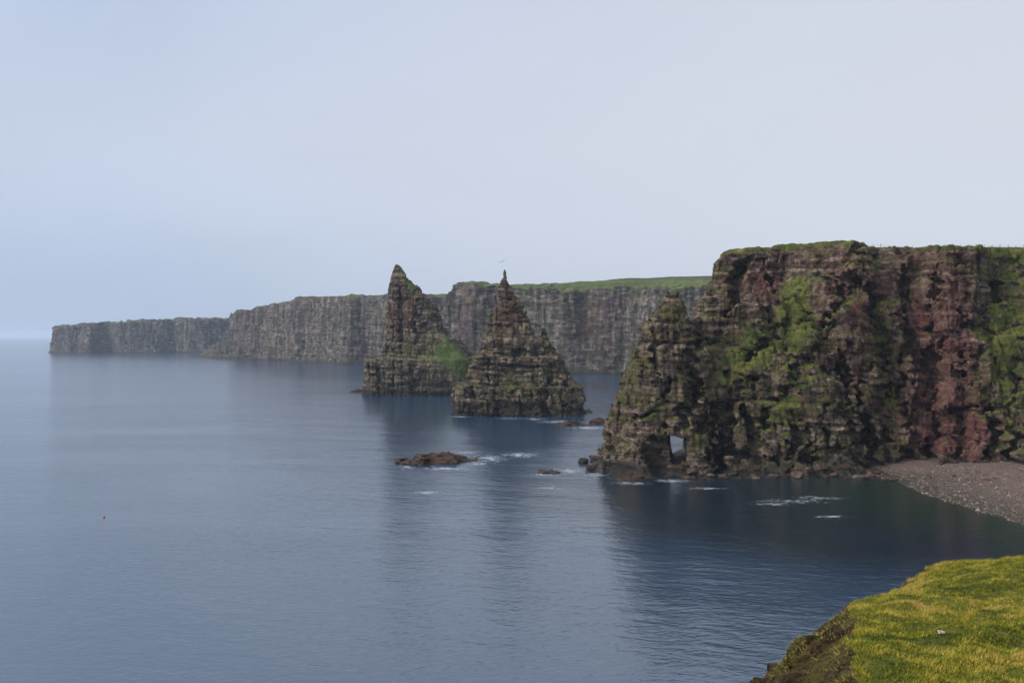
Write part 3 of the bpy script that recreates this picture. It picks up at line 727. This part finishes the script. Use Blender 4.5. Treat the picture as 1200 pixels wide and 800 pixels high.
c = t.mix(t.mr(t.noise(p, 1.6, 5, .7), .48, .62, 0, .8), c, (.15, .118, .028))
M['earth'] = t.done(c, .95, t.bump(b, 1.0, .22, t.bump(a, 1.0, .5)), .1)
M['sod'] = turf_mat('turf_sod', (.028, .040, .008), (.095, .098, .014), (.24, .205, .030), .14, (.20, .12, .03), .45, .6)
gf = gm[Q].mean(1) > 0
gr = mesh_obj('ground', V, Q[~gf], M['earth'], attrs={'redness': np.zeros(len(V))})
mesh_obj('turf', V, Q[gf], M['sod'], gr, smooth=True)
tag(gr, 'near clifftop corner with a broken earthy edge and bright turf', 'ground', kind='structure')
MB_V, MB_Q = V, Q
MOUND_BV = BVHTree.FromPolygons([tuple(v) for v in V.tolist()], Q.tolist())

# grass blades on the turf
tq = Q[gf]; A = np.linalg.norm(np.cross(V[tq[:, 2]] - V[tq[:, 0]], V[tq[:, 3]] - V[tq[:, 1]]), axis=1) * .5
cen = V[tq].mean(1)
vis = (cen[:, 1] > 9.5) & (cen[:, 0] > 3) & (cen[:, 0] / cen[:, 1] < .75)
wgt = A * vis * np.clip(16 / cen[:, 1], .6, 1.6) * (N[tq[:, 0], 2] > .3)
nb = 380000
pick = RNG.choice(len(tq), nb, p=wgt / wgt.sum())
u, w = RNG.uniform(0, 1, (2, nb, 1))
P0 = (V[tq[pick, 0]] * (1 - u) + V[tq[pick, 1]] * u) * (1 - w) + (V[tq[pick, 3]] * (1 - u) + V[tq[pick, 2]] * u) * w
clump = fbm(P0[:, 0], P0[:, 1], P0[:, 2], .30, 3, 931, .7); clump2 = fbm(P0[:, 0], P0[:, 1], P0[:, 2], 1.7, 3, 935, .6)
lipn = np.clip((plane(P0[:, 0], P0[:, 1]) - P0[:, 2] - .05) / .3, 0, 1)
H = (.035 + .075 * RNG.uniform(0, 1, nb) ** 2) * (1 + 1.5 * clump) * (1 + .8 * lipn)
H = np.clip(H * .62, .012, .13)
ang = RNG.uniform(0, 6.28, nb); lean = RNG.uniform(.2, 1.2, nb)
side = np.stack([-np.sin(ang), np.cos(ang), 0 * ang], 1) * (.006 + .004 * RNG.uniform(0, 1, nb))[:, None]
tip = np.stack([np.cos(ang) * lean + .25, np.sin(ang) * lean - .1, np.ones(nb)], 1); tip /= np.linalg.norm(tip, axis=1)[:, None]
base_ = P0 - np.array([0, 0, .01])
bl = np.stack([base_ - side, base_ + side, base_ + tip * H[:, None]], 1).astype(np.float32)
tone = np.clip(.41 + .55 * clump2 + .75 * clump + RNG.normal(0, .17, nb) + .2 * lipn, 0, 1)
t = NT('grass_blade'); a = t.attr('tone')
gc = t.ramp(a, [(0, (.022, .036, .006)), (.32, (.09, .115, .011)), (.58, (.27, .245, .018)), (.82, (.43, .335, .040)), (1, (.52, .33, .10))])
M['blade'] = t.done(gc, .75, None, .15)
be = Q[~gf]; bc = V[be].mean(1)
bw = (bc[:, 1] > 9.5) * (N[be[:, 0], 2] > .12) * (plane(bc[:, 0], bc[:, 1]) - bc[:, 2] < 2.6) * np.clip(.25 + fbm(bc[:, 0], bc[:, 1], bc[:, 2], .5, 3, 941), 0, 1)
n2 = 16000; pk = RNG.choice(len(be), n2, p=bw / bw.sum())
u, w = RNG.uniform(0, 1, (2, n2, 1))
P1 = (V[be[pk, 0]] * (1 - u) + V[be[pk, 1]] * u) * (1 - w) + (V[be[pk, 3]] * (1 - u) + V[be[pk, 2]] * u) * w
h1 = .03 + .10 * RNG.uniform(0, 1, n2) ** 2
a1 = RNG.uniform(0, 6.28, n2); s1 = np.stack([-np.sin(a1), np.cos(a1), 0 * a1], 1) * .006
t1 = N[be[pk, 0]] * .8 + np.stack([np.cos(a1) * .6 - .2, np.sin(a1) * .6, np.full(n2, -.15)], 1); t1 /= np.linalg.norm(t1, axis=1)[:, None]
bl = np.concatenate([bl, np.stack([P1 - s1, P1 + s1, P1 + t1 * h1[:, None]], 1).astype(np.float32)])
tone = np.concatenate([tone, np.clip(.5 + .5 * fbm(P1[:, 0], P1[:, 1], P1[:, 2], .4, 2, 945) + RNG.normal(0, .18, n2), 0, 1)]); nb += n2
gs = mesh_obj('grass', bl.reshape(-1, 3), np.arange(nb * 3).reshape(-1, 3), M['blade'], attrs={'tone': np.repeat(tone, 3)})
tag(gs, 'short yellow-green grass covering the near clifftop', 'grass', kind='stuff')

# pinkish stone in the grass
k_ = (748 - 394) / 1000; d_ = (EYE - 27.5 - 1.54) / (k_ - .14); sx_, sy_ = .503 * d_, d_
hit = MOUND_BV.ray_cast(Vector((sx_, sy_, 31)), Vector((0, 0, -1)))
zs = hit[0].z if hit[0] is not None else plane(sx_, sy_)
V, Q = boulder_mesh(1009)
t = NT('pale_pink_stone'); p = t.pos()
M['pink'] = t.done(t.ramp(t.noise(p, 22, 5, .7), [(.38, (.20, .11, .09)), (.5, (.52, .36, .32)), (.62, (.74, .62, .58))]), .7, t.bump(t.noise(p, 40, 4), .6, .02))
ps = mesh_obj('stone', V * np.array([.095, .07, .055]), Q, M['pink'], None, (0, 0, 0), False)
ps.location = (sx_, sy_, zs + .05)
tag(ps, 'pale pink stone lying in the near grass', 'stone')

# ---------------- fence along the headland top
t = NT('weathered_wood'); p = t.pos()
M['wood'] = t.done(t.ramp(t.noise(t.mul(p, (6, 6, 1.5)), 1, 4), [(.3, (.10, .085, .065)), (.7, (.27, .24, .19))]), .9)
t = NT('galvanised_wire'); M['wire'] = t.done((.28, .28, .28, 1), .5, None, .5, Metallic=.8)
def post_mesh(hh, r):
    n = 7; a = np.arange(n) * 2 * math.pi / n
    V = [(math.cos(q) * r * k, math.sin(q) * r * k, z) for z, k in ((-.4, 1), (hh - .06, .95), (hh, .7)) for q in a] + [(0, 0, hh + .015)]
    F = [(i + l * n, (i + 1) % n + l * n, (i + 1) % n + (l + 1) * n, i + (l + 1) * n) for l in range(2) for i in range(n)] + [(2 * n + i, 2 * n + (i + 1) % n, 3 * n) for i in range(n)]
    me = bpy.data.meshes.new('post'); me.from_pydata(V, [], F); me.materials.append(M['wood']); me.update()
    return me
fx = [(p_, (p_ - 600) * .001) for p_ in list(np.arange(986, 1215, 9.3)) ]
fence = empty('fence', ((986 - 600) * .001 * 226, 226, 55)); tops = []
pm = [post_mesh(1.25, .075), post_mesh(1.15, .07), post_mesh(1.35, .085)]
for i, (p_, q) in enumerate(fx):
    yy = 226.5 + .8 * math.sin(i * .4); xx = q * yy
    hit = HEAD_BV.ray_cast(Vector((xx, yy, 70)), Vector((0, 0, -1)))
    zz_ = hit[0].z if hit[0] is not None else 54.5
    po = bpy.data.objects.new('post', pm[i % 3]); COL.objects.link(po); po.parent = fence
    po.location = Vector((xx, yy, zz_)) - fence.location
    po.rotation_euler = (RNG.uniform(-.05, .05), RNG.uniform(-.06, .06), 0)
    tops.append((xx, yy, zz_))
for lvl in (.35, .7, 1.08):
    Vw, Fw = [], []
    for i, (a, b, c) in enumerate(tops):
        for dy, dz in ((-.012, -.012), (.012, -.012), (.012, .012), (-.012, .012)): Vw.append((a, b + dy, c + lvl + dz))
        if i:
            o_ = 4 * (i - 1)
            for e in range(4): Fw.append((o_ + e, o_ + (e + 1) % 4, o_ + 4 + (e + 1) % 4, o_ + 4 + e))
    mesh_obj('wire', np.array(Vw), np.array(Fw), M['wire'], fence, tuple(fence.location))
tag(fence, 'thin post and wire fence along the top of the red cliff', 'fence')

# ---------------- gull
def gull():
    sec = [(-.30, .01, .012), (-.24, .035, .02), (-.12, .055, .05), (.02, .065, .065), (.14, .05, .052), (.2, .034, .04), (.25, .034, .036), (.29, .016, .016), (.33, .004, .004)]
    n = 8; V = []; F = []
    for (yy, a, b) in sec:
        for q in range(n): V.append((math.cos(q * 2 * math.pi / n) * a, yy, math.sin(q * 2 * math.pi / n) * b))
    for l in range(len(sec) - 1):
        for q in range(n): F.append((l * n + q, l * n + (q + 1) % n, (l + 1) * n + (q + 1) % n, (l + 1) * n + q))
    for sd in (-1, 1):
        ws = [(.03, .03, .15, -.10), (.25, .14, .17, -.06), (.42, .17, .14, -.06), (.62, .13, .04, -.09), (.78, .06, -.10, -.14)]
        o = len(V)
        for (xx, zz, y0, y1) in ws:
            V += [(sd * xx, y0, zz), (sd * xx, (y0 + y1) / 2, zz + .018), (sd * xx, y1, zz), (sd * xx, (y0 + y1) / 2, zz - .004)]
        for l in range(len(ws) - 1):
            for q in range(4):
                f_ = (o + l * 4 + q, o + l * 4 + (q + 1) % 4, o + (l + 1) * 4 + (q + 1) % 4, o + (l + 1) * 4 + q)
                F.append(f_ if sd > 0 else f_[::-1])
    return np.array(V), np.array(F)
t = NT('gull_plumage'); p = t.n('ShaderNodeTexCoord').outputs['Object']
xs = t.math('ABSOLUTE', t.n('ShaderNodeSeparateXYZ', {0: p}).outputs[0])
M['gull'] = t.done(t.ramp(xs, [(.05, (.55, .55, .54)), (.12, (.20, .21, .23)), (.6, (.17, .18, .2)), (.66, (.03, .03, .03))]), .8)
V, F = gull(); gu = mesh_obj('gull', V, F, M['gull'], smooth=True)
gu.location = (-.0115 * 160, 160, EYE + .087 * 160); gu.rotation_euler = (R(8), R(-22), R(40))
tag(gu, 'grey gull flying above the tip of the pointed stack', 'bird')

# ---------------- buoy
def lathe(prof, n=16):
    V = [(r_ * math.cos(q * 2 * math.pi / n), r_ * math.sin(q * 2 * math.pi / n), z_) for r_, z_ in prof for q in range(n)]
    F = [(l * n + q, l * n + (q + 1) % n, (l + 1) * n + (q + 1) % n, (l + 1) * n + q) for l in range(len(prof) - 1) for q in range(n)]
    return np.array(V), np.array(F)
t = NT('red_float'); M['red'] = t.done((.55, .06, .04, 1), .45)
t = NT('black_rope_eye'); M['black'] = t.done((.03, .03, .03, 1), .6)
bxp, byp = at_water(122, 606)
V, F = lathe([(.001, -.28), (.16, -.24), (.26, -.1), (.29, .05), (.25, .19), (.15, .27), (.07, .3)])
bu = mesh_obj('buoy', V, F, M['red'], smooth=True)
bu.location = (bxp, byp, .03); bu.scale = (.62, .62, .62)
V, F = lathe([(.07, .295), (.06, .38), (.10, .42), (.06, .46), (.001, .47)], 10); mesh_obj('rope_eye', V, F, M['black'], bu, smooth=True)
tag(bu, 'small red float alone on the open water', 'buoy')

# ---------------- sea
t = NT('sea_water'); p = t.pos()
sep = t.n('ShaderNodeSeparateXYZ', {0: p})
# rippled chop, several lengths, crests lying mostly across the view
rot = t.n('ShaderNodeVectorRotate', {'Vector': p, 'Angle': R(14)}, rotation_type='Z_AXIS').outputs[0]
w1 = t.noise(t.mul(rot, (.22, .55, 1)), 1, 3, .55, .3)
rot2 = t.n('ShaderNodeVectorRotate', {'Vector': p, 'Angle': R(-20)}, rotation_type='Z_AXIS').outputs[0]
w2 = t.noise(t.mul(rot2, (.75, 1.5, 1)), 1, 3, .6, .4)
w3 = t.noise(t.mul(rot, (.03, .075, 1)), 1, 2, .5)
gust = t.noise(t.mul(p, (.006, .016, 1)), 1, 4, .6, .5)
amp = t.mr(gust, .35, .65, .55, 1.15)
hgt = t.math('ADD', t.math('MULTIPLY', w1, .50), t.math('ADD', t.math('MULTIPLY', w2, .26), t.math('MULTIPLY', w3, .9)))
hgt = t.math('MULTIPLY', hgt, amp)
nb = t.bump(hgt, 1.0, .30)
# foam and shoals round the rocks, cliff reflection painted as darker water
def spot(px, py, rx, ry, nx=None):
    x, y = at_water(px, py)
    v = t.n('ShaderNodeVectorMath', {0: p, 1: (x, y, 0)}, operation='SUBTRACT').outputs[0]
    v = t.mul(v, (1 / rx, .6 / ry, 0))
    return t.mr(t.n('ShaderNodeVectorMath', {0: v}, operation='LENGTH').outputs['Value'], 0, 1, 1, 0)
foam = None
for s_ in [(478, 547, 4, 4), (520, 549, 11, 3), (575, 537, 9, 9), (610, 533, 12, 6), (548, 530, 6, 3), (560, 543, 5, 4), (655, 494, 16, 7), (628, 491, 9, 6), (690, 501, 14, 5), (640, 556, 6, 3), (668, 551, 7, 4), (645, 571, 5, 2.2),
           (930, 587, 13, 2.6), (905, 590, 7, 2), (960, 583, 9, 2), (740, 566, 8, 3), (790, 563, 8, 3), (540, 488, 9, 4), (600, 490, 14, 3), (700, 556, 7, 4), (690, 452, 24, 9), (500, 577, 5, 2), (830, 572, 7, 2), (975, 605, 6, 1.6)]:
    q = spot(*s_); foam = q if foam is None else t.math('MAXIMUM', foam, q)
fn = t.noise(t.mul(p, (.42, .8, 1)), 1, 6, .72, 1.4)
fm = t.math('MULTIPLY', t.mr(t.math('ADD', fn, t.math('MULTIPLY', foam, .26)), .66, .86, 0, .62), t.mr(foam, 0, .45, 0, 1))
sho = t.mr(t.n('ShaderNodeVectorMath', {0: t.mul(t.n('ShaderNodeVectorMath', {0: p, 1: (84, 165, 0)}, operation='SUBTRACT').outputs[0], (1 / 34, 1 / 44, 0))}, operation='LENGTH').outputs['Value'], .2, 1, 1, 0)
cliff_reflection = t.mr(t.n('ShaderNodeVectorMath', {0: t.mul(t.n('ShaderNodeVectorMath', {0: t.n('ShaderNodeVectorMath', {0: p, 1: t.n('ShaderNodeVectorMath', {0: t.n('ShaderNodeTexNoise', {'Vector': p, 'Scale': .05}).outputs['Color'], 1: (16, 16, 0)}, operation='MULTIPLY').outputs[0]}, operation='ADD').outputs[0], 1: (86, 178, 0)}, operation='SUBTRACT').outputs[0], (1 / 75, 1 / 62, 0))}, operation='LENGTH').outputs['Value'], .75, 1.1, 1, 0)  # darkens the water colour where the headland's dark reflection falls
wc = t.mix(cliff_reflection, (.018, .047, .084, 1), (.009, .020, .030, 1))
wc = t.mix(sho, wc, (.014, .034, .022, 1))
wc = t.mix(t.math('MULTIPLY', sho, t.mr(t.noise(p, .12, 4, .65), .5, .7, 0, .8)), wc, (.035, .03, .012, 1))
wc = t.mix(fm, wc, (.75, .77, .78, 1))
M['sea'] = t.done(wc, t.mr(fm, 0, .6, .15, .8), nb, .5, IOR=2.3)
S = 14000.0
sea = mesh_obj('sea', np.array([(-S, -600, 0), (S, -600, 0), (S, 26000, 0), (-S, 26000, 0)]), np.array([(0, 1, 2, 3)]), M['sea'])
tag(sea, 'calm grey-blue sea', 'sea', kind='structure')

# ---------------- haze
hz = bpy.data.materials.new('sea_haze'); hz.use_nodes = True; nt = hz.node_tree; nt.nodes.clear()
ou = nt.nodes.new('ShaderNodeOutputMaterial'); vol = nt.nodes.new('ShaderNodeVolumePrincipled')
vol.inputs['Color'].default_value = (.78, .88, 1.0, 1); vol.inputs['Density'].default_value = 0.0001; vol.inputs['Anisotropy'].default_value = .25
nt.links.new(vol.outputs[0], ou.inputs['Volume'])
a, b = (-S - 200, -900, -3.0), (S + 200, 26300, 118)
V = [(a[0] if i == 0 else b[0], a[1] if j == 0 else b[1], a[2] if k == 0 else b[2]) for i in (0, 1) for j in (0, 1) for k in (0, 1)]
F = [(0, 1, 3, 2), (4, 6, 7, 5), (0, 4, 5, 1), (2, 3, 7, 6), (0, 2, 6, 4), (1, 5, 7, 3)]
hb = mesh_obj('haze', np.array(V), np.array(F), hz)
tag(hb, 'thin bluish sea haze', 'haze', kind='stuff')

# ---------------- sky, sun
SUN_EL, SUN_AZ = 36.0, -112.0     # azimuth from +Y towards +X: light comes from the left, a little behind the cliffs
W = bpy.data.worlds.new('World'); SC.world = W; W.use_nodes = True; nt = W.node_tree; nt.nodes.clear()
def wn(typ, ins=None, **pr):
    nd = nt.nodes.new(typ)
    for k, v in pr.items(): setattr(nd, k, v)
    for k, v in (ins or {}).items():
        if isinstance(v, bpy.types.NodeSocket): nt.links.new(v, nd.inputs[k])
        else: nd.inputs[k].default_value = v
    return nd
sky = wn('ShaderNodeTexSky', sky_type='NISHITA', sun_disc=False, sun_elevation=R(SUN_EL), sun_rotation=R(SUN_AZ), altitude=30, air_density=1.0, dust_density=2.0, ozone_density=1.0)
tc = wn('ShaderNodeTexCoord').outputs['Generated']
sp = wn('ShaderNodeSeparateXYZ', {0: tc})
rp = wn('ShaderNodeValToRGB', {0: sp.outputs[2]})
e = rp.color_ramp.elements
stops = [(0.0, (.46, .56, .75)), (.06, (.48, .58, .77)), (.14, (.56, .64, .81)), (.22, (.59, .66, .81)), (.36, (.54, .635, .83)), (1.0, (.66, .70, .80))]
while len(e) < len(stops): e.new(.5)
for q, (pp, cc) in zip(e, stops): q.position = pp; q.color = (*cc, 1)
cl = wn('ShaderNodeTexNoise', {'Vector': wn('ShaderNodeVectorMath', {0: tc, 1: (1.3, 1.3, 3.2)}, operation='MULTIPLY').outputs[0], 'Scale': 1.6, 'Detail': 5.0, 'Roughness': .5, 'Distortion': .4})
cf = wn('ShaderNodeMapRange', {0: cl.outputs['Fac'], 1: .3, 2: .7, 3: .95, 4: 1.05})
sd = wn('ShaderNodeVectorMath', {0: tc, 1: (.52, .80, .30)}, operation='DOT_PRODUCT').outputs['Value']
glow = wn('ShaderNodeMapRange', {0: sd, 1: .55, 2: 1.0, 3: 0.0, 4: .75}).outputs[0]
ov = wn('ShaderNodeVectorMath', {0: rp.outputs[0], 3: 1.0}, operation='SCALE'); nt.links.new(cf.outputs[0], ov.inputs[3])
gm_ = wn('ShaderNodeMix', data_type='RGBA'); nt.links.new(glow, gm_.inputs[0]); nt.links.new(ov.outputs[0], gm_.inputs[6]); gm_.inputs[7].default_value = (.74, .76, .82, 1)
sv = (math.sin(R(SUN_AZ)) * math.cos(R(SUN_EL)), math.cos(R(SUN_AZ)) * math.cos(R(SUN_EL)), math.sin(R(SUN_EL)))
sdt = wn('ShaderNodeVectorMath', {0: tc, 1: sv}, operation='DOT_PRODUCT').outputs['Value']
br = wn('ShaderNodeMapRange', {0: sdt, 1: .25, 2: 1.0, 3: 0.0, 4: 1.0}).outputs[0]
br = wn('ShaderNodeMath', {0: br, 1: 1.6}, operation='POWER').outputs[0]
br = wn('ShaderNodeMath', {0: br, 1: 24.0, 2: 10.3}, operation='MULTIPLY_ADD').outputs[0]
bk = wn('ShaderNodeMapRange', {0: wn('ShaderNodeVectorMath', {0: tc, 1: (.72, -.68, -.1)}, operation='DOT_PRODUCT').outputs['Value'], 1: .1, 2: .9, 3: 1.0, 4: .5}).outputs[0]
br = wn('ShaderNodeMath', {0: br, 1: bk}, operation='MULTIPLY').outputs[0]
ov2 = wn('ShaderNodeVectorMath', {0: gm_.outputs[2]}, operation='SCALE'); nt.links.new(br, ov2.inputs[3])
mx = wn('ShaderNodeMix', data_type='RGBA'); mx.inputs[0].default_value = .88
nt.links.new(sky.outputs[0], mx.inputs[6]); nt.links.new(ov2.outputs[0], mx.inputs[7])
bg = wn('ShaderNodeBackground', {0: mx.outputs[2], 1: .1})
wo = wn('ShaderNodeOutputWorld'); nt.links.new(bg.outputs[0], wo.inputs[0])
sl = bpy.data.lights.new('sun', 'SUN'); sl.energy = 1.5; sl.angle = R(10); sl.color = (1, .93, .82)
so = bpy.data.objects.new('sun', sl); COL.objects.link(so)
dv = Vector((math.sin(R(SUN_AZ)) * math.cos(R(SUN_EL)), math.cos(R(SUN_AZ)) * math.cos(R(SUN_EL)), math.sin(R(SUN_EL))))
so.rotation_euler = dv.to_track_quat('Z', 'Y').to_euler(); so.location = dv * 300

# ---------------- camera
cd = bpy.data.cameras.new('camera'); cd.sensor_width = 36; cd.lens = 30.0; cd.clip_end = 60000; cd.clip_start = .1
cd.shift_y = -6 / 1200
cam = bpy.data.objects.new('camera', cd); COL.objects.link(cam); cam.location = (0, 0, EYE); cam.rotation_euler = (R(90), 0, 0)
SC.camera = cam
SC.view_settings.view_transform = 'Standard'; SC.view_settings.look = 'None'; SC.view_settings.exposure = 0; SC.view_settings.gamma = 1
cy = SC.cycles
cy.max_bounces = 6; cy.diffuse_bounces = 2; cy.glossy_bounces = 3; cy.volume_bounces = 1; cy.transmission_bounces = 2
cy.use_denoising = True
try: cy.denoiser = 'OPENIMAGEDENOISE'
except Exception: pass
